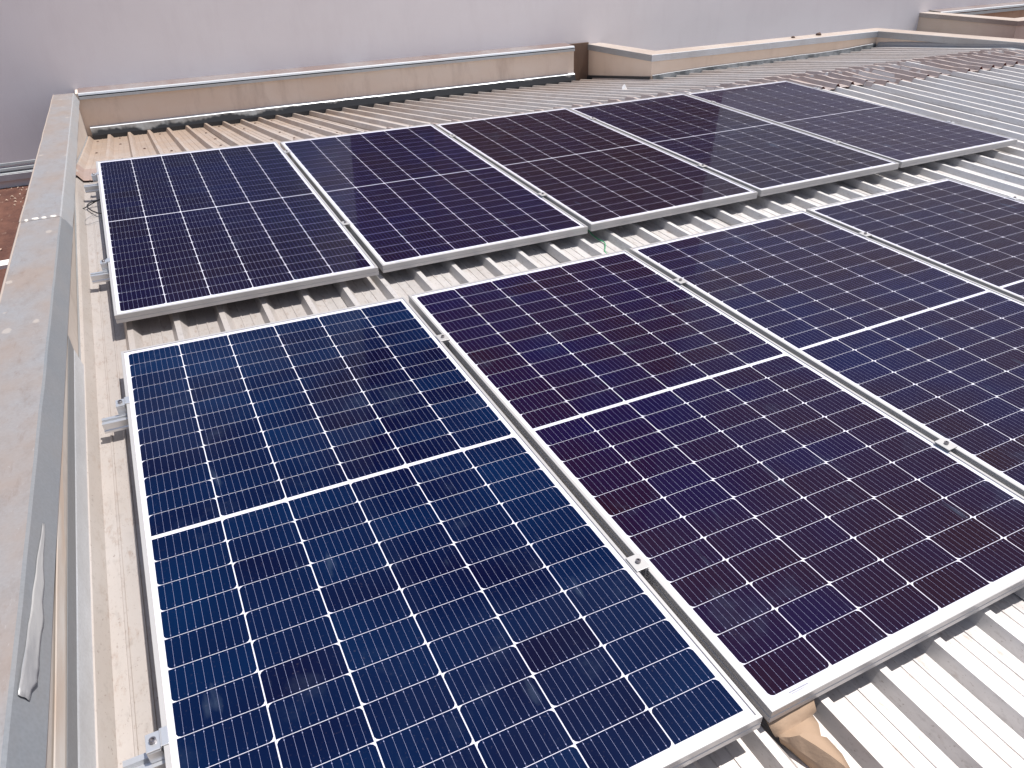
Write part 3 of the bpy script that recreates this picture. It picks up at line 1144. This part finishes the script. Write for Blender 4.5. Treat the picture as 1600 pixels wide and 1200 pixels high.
# ------------------------------------------------------------------ loose things
# cables
def smooth_path(p, n=6):
    p = [Vector(q) for q in p]
    out = []
    for i in range(len(p) - 1):
        a, b, c, d = p[max(i - 1, 0)], p[i], p[i + 1], p[min(i + 2, len(p) - 1)]
        for k in range(n):
            t_ = k / n
            out.append(0.5 * ((2 * b) + (c - a) * t_ + (2 * a - 5 * b + 4 * c - d) * t_ ** 2 + (3 * b - a - 3 * c + d) * t_ ** 3))
    out.append(p[-1])
    return out


mb = MB()
mb.tube(smooth_path([(-.160, -.494, -.042), (-.144, -.491, -.040), (-.110, -.487, -.040), (-.081, -.466, -.036), (-.050, -.438, -.030), (-.018, -.428, -.022), (.05, -.425, -.012)]), .0034)
mb.tube(smooth_path([(.05, -.64, -.02), (-.018, -.622, -.036), (-.049, -.574, -.039), (-.073, -.510, -.040), (-.083, -.468, -.034), (-.066, -.442, -.026), (-.03, -.440, -.020), (.04, -.445, -.012)]), .0034)
o = mb.build('cable', 'black', None, Matrix(), smooth=True)
tag(o, 'black cable looping out from under the first back row panel', 'cable')
mb = MB()
zz = zroof(-.08, -.68) + .008
mb.tube(smooth_path([(-.03, -.60, zz + .01), (-.080, -.615, zz), (-.100, -.66, zz), (-.098, -.725, zz), (-.072, -.722, zz), (-.04, -.705, zz), (0.0, -.70, zz)]), .0010)
o = mb.build('thin_wire', MAT['print'], None, Matrix(), smooth=True)
tag(o, 'thin dark wire curling on the roof just below the black cable', 'wire')
mb = MB()
mb.tube(smooth_path([(2.14, -1.90, -.052), (2.158, -1.95, -.055), (2.163, -2.01, -.075), (2.172, -2.055, -.085), (2.178, -2.10, -.086), (2.150, -2.15, -.088), (2.118, -2.205, -.088), (2.12, -2.32, -.088)], 4), .0024)
o = mb.build('thin_wire', 'green', None, Matrix(), smooth=True)
tag(o, 'thin green wire hanging out between the two rows of panels', 'wire')

# torn cardboard tucked under the purple panel: a strip folded down, a flat flap and a rolled end
cb = MB()
P = {'A': (1.0700, -4.447, -.034), 'A2': (1.110, -4.450, -.034), 'A3': (1.150, -4.450, -.034), 'C': (1.192, -4.450, -.034),
     'B': (1.0764, -4.4676, -.058), 'B2': (1.110, -4.4680, -.060), 'B3': (1.150, -4.4690, -.059), 'D': (1.1885, -4.4700, -.056),
     'E': (1.0786, -4.4734, -.062), 'E2': (1.110, -4.4738, -.063), 'E3': (1.146, -4.4730, -.062), 'F': (1.1789, -4.4709, -.062),
     'r1': (1.0818, -4.4779, -.058), 'r2': (1.095, -4.4903, -.052), 'r3': (1.112, -4.4986, -.046), 'r4': (1.1239, -4.5297, -.044),
     'r5': (1.1359, -4.559, -.046), 'r6': (1.1444, -4.5805, -.050), 'r7': (1.151, -4.600, -.056),
     'G': (1.1769, -4.4891, -.064), 'H': (1.1621, -4.5111, -.066), 'I': (1.1715, -4.5175, -.068), 'J': (1.1746, -4.5551, -.072),
     'K': (1.168, -4.585, -.076), 'N': (1.162, -4.605, -.080),
     'm1': (1.0835, -4.480, -.066), 'm2': (1.0955, -4.4987, -.066), 'm3': (1.1043, -4.5238, -.066), 'm4': (1.1172, -4.5578, -.068), 'm5': (1.130, -4.585, -.072), 'm6': (1.140, -4.605, -.078),
     'l1': (1.0857, -4.4815, -.075), 'l2': (1.098, -4.502, -.085), 'l3': (1.106, -4.532, -.089), 'l4': (1.1138, -4.5678, -.092), 'l5': (1.128, -4.595, -.093), 'l6': (1.139, -4.612, -.093),
     'q': (1.135, -4.492, -.055), 'q2': (1.145, -4.505, -.056), 'q3': (1.150, -4.535, -.060), 'q4': (1.157, -4.565, -.064)}
for f in ('A A2 B2 B', 'A2 A3 B3 B2', 'A3 C D B3', 'B B2 E2 E', 'B2 B3 E3 E2', 'B3 D F E3',
          'E E2 r2 r1', 'E2 q r3 r2', 'E2 E3 q', 'E3 F G q', 'q G H q2', 'r3 q q2 r4', 'q2 H I q3', 'r4 q2 q3 r5', 'q3 I J q4', 'r5 q3 q4 r6', 'q4 J K N', 'r6 q4 N r7',
          'r1 r2 m2 m1', 'r2 r3 m3 m2', 'r3 r4 m4 m3', 'r4 r5 m5 m4', 'r5 r6 m6 m5', 'r6 r7 m6',
          'm1 m2 l2 l1', 'm2 m3 l3 l2', 'm3 m4 l4 l3', 'm4 m5 l5 l4', 'm5 m6 l6 l5'):
    cb.face([P[k] for k in f.split()])
o = cb.build('torn_cardboard', 'card', None, Matrix(), solid=0.0014, smooth=True)
o.data.set_sharp_from_angle(angle=math.radians(24))
tag(o, 'torn brown cardboard flap sticking out below the purple front panel', 'cardboard')

# peeling silver tape on the coping's inner slope
mb = MB()
rows = []
for i, f in enumerate(frange(0, 1, 26)):
    y = -3.56 - 0.48 * f
    wd = 0.003 + 0.018 * min(1, f * 1.7) * (0.9 + .2 * noise.noise((f * 9, 0, 0)))
    if f > .93:
        wd *= 0.75
    u0 = 0.10 + 0.30 * (1 - f) + 0.05 * noise.noise((f * 6, 3, 0))
    r = []
    for j in range(7):
        s_ = j / 6
        d = u0 * 0.07 + wd * s_ * 1.6
        x = -.146 + 0.028 * d / .070 + .0014
        z = lvl(y) - .002 - .064 * d / .070 + .0008
        bl = .0008 * math.sin(math.pi * s_) * f + .0016 * noise.noise((f * 22, s_ * 4, 1))
        if f > .8:
            bl += .0035 * math.sin((f - .8) / .2 * math.pi) * (0.4 + s_)
        r.append((x + abs(bl) * .9, y + .006 * noise.noise((s_ * 5, f * 9, 2)), z + abs(bl) * .4))
    rows.append(r)
mb.grid(rows)
o = mb.build('peeling_tape', 'tape', None, Matrix(), solid=0.0008, smooth=True)
tag(o, 'crumpled silver sealing tape peeling off the left coping', 'tape')

# white scrap with rusty bits behind the panels
x, y = 4.49, 1.21
z = zroof(x, y) + HR * .6
mb = MB()
mb.face([(x - .03, y - .01, z), (x + .028, y - .012, z), (x + .018, y + .02, z + .02), (x + .002, y + .01, z + .058), (x - .02, y + .015, z + .03)])
mb.face([(x - .03, y - .01, z), (x - .02, y + .015, z + .03), (x + .002, y + .01, z + .058), (x - .005, y - .03, z + .035)])
mb.face([(x + .028, y - .012, z), (x - .03, y - .01, z), (x - .005, y - .03, z + .035)])
mb.face([(x + .028, y - .012, z), (x - .005, y - .03, z + .035), (x + .002, y + .01, z + .058)])
o = mb.build('plastic_scrap', 'scrap', None, Matrix(), solid=0.001)
tag(o, 'small white crumpled scrap lying on the roof behind the back row', 'scrap')
mb = MB()
for i in range(5):
    bx, by = x - .20 + .035 * i, y - .02 + rng.uniform(-.02, .02)
    mb.box(bx, bx + .028, by, by + .02, z - .02, z - .008 + rng.uniform(0, .006))
o = mb.build('rust_flake', 'rust', None, Matrix())
tag(o, 'strip of rusty flakes left of the small white scrap', 'debris')

# two dark clods on the far coping
for x, r, lab in ((7.35, .022, 'small dark clod on the far grey coping, left one of two'), (7.74, .03, 'larger dark clod on the far grey coping, right one of two')):
    bm = bmesh.new()
    bmesh.ops.create_icosphere(bm, subdivisions=2, radius=r)
    mb = MB()
    for f in bm.faces:
        mb.face([(v.co.x * 1.2 + .3 * r * noise.noise(v.co * 40), v.co.y, v.co.z * .8 + .3 * r * noise.noise(v.co * 55)) for v in f.verts])
    bm.free()
    o = mb.build('dirt_clod', 'screw', None, T(x, 2.05, lvl(2.05) - .032 + r * .55))
    tag(o, lab, 'debris', 'dark clods on the far coping')

# litter on the ground and a pale board
mb = MB()
for i in range(90):
    x = -0.5 - abs(rng.gauss(0, 0.55))
    y = 3.15 - abs(rng.gauss(0, 0.35)) if rng.random() < .6 else rng.uniform(-1, 3)
    z = -0.85 - TILT * (y - 3) + .006
    a, r = rng.uniform(0, 3.1), rng.uniform(.008, .02)
    ca, sa = math.cos(a) * r, math.sin(a) * r
    mb.face([(x - ca, y - sa, z), (x + sa * .5, y - ca * .5, z + .012), (x + ca, y + sa, z + .003), (x - sa * .5, y + ca * .5, z + .008)])
o = mb.build('leaf_litter', 'chip')
tag(o, 'pale dry leaf litter scattered on the brown ground by the gutter', 'litter', None, 'stuff')
mb = MB()
mb.box(-1.6, -.62, -.05, .05, 0, .03)
o = mb.build('board', 'board', None, T(0, 0.80, -0.85 - TILT * (0.8 - 3)) @ Matrix.Rotation(.05, 4, 'Z'), bevel=.002)
tag(o, 'pale board lying on the brown ground left of the parapet', 'board')
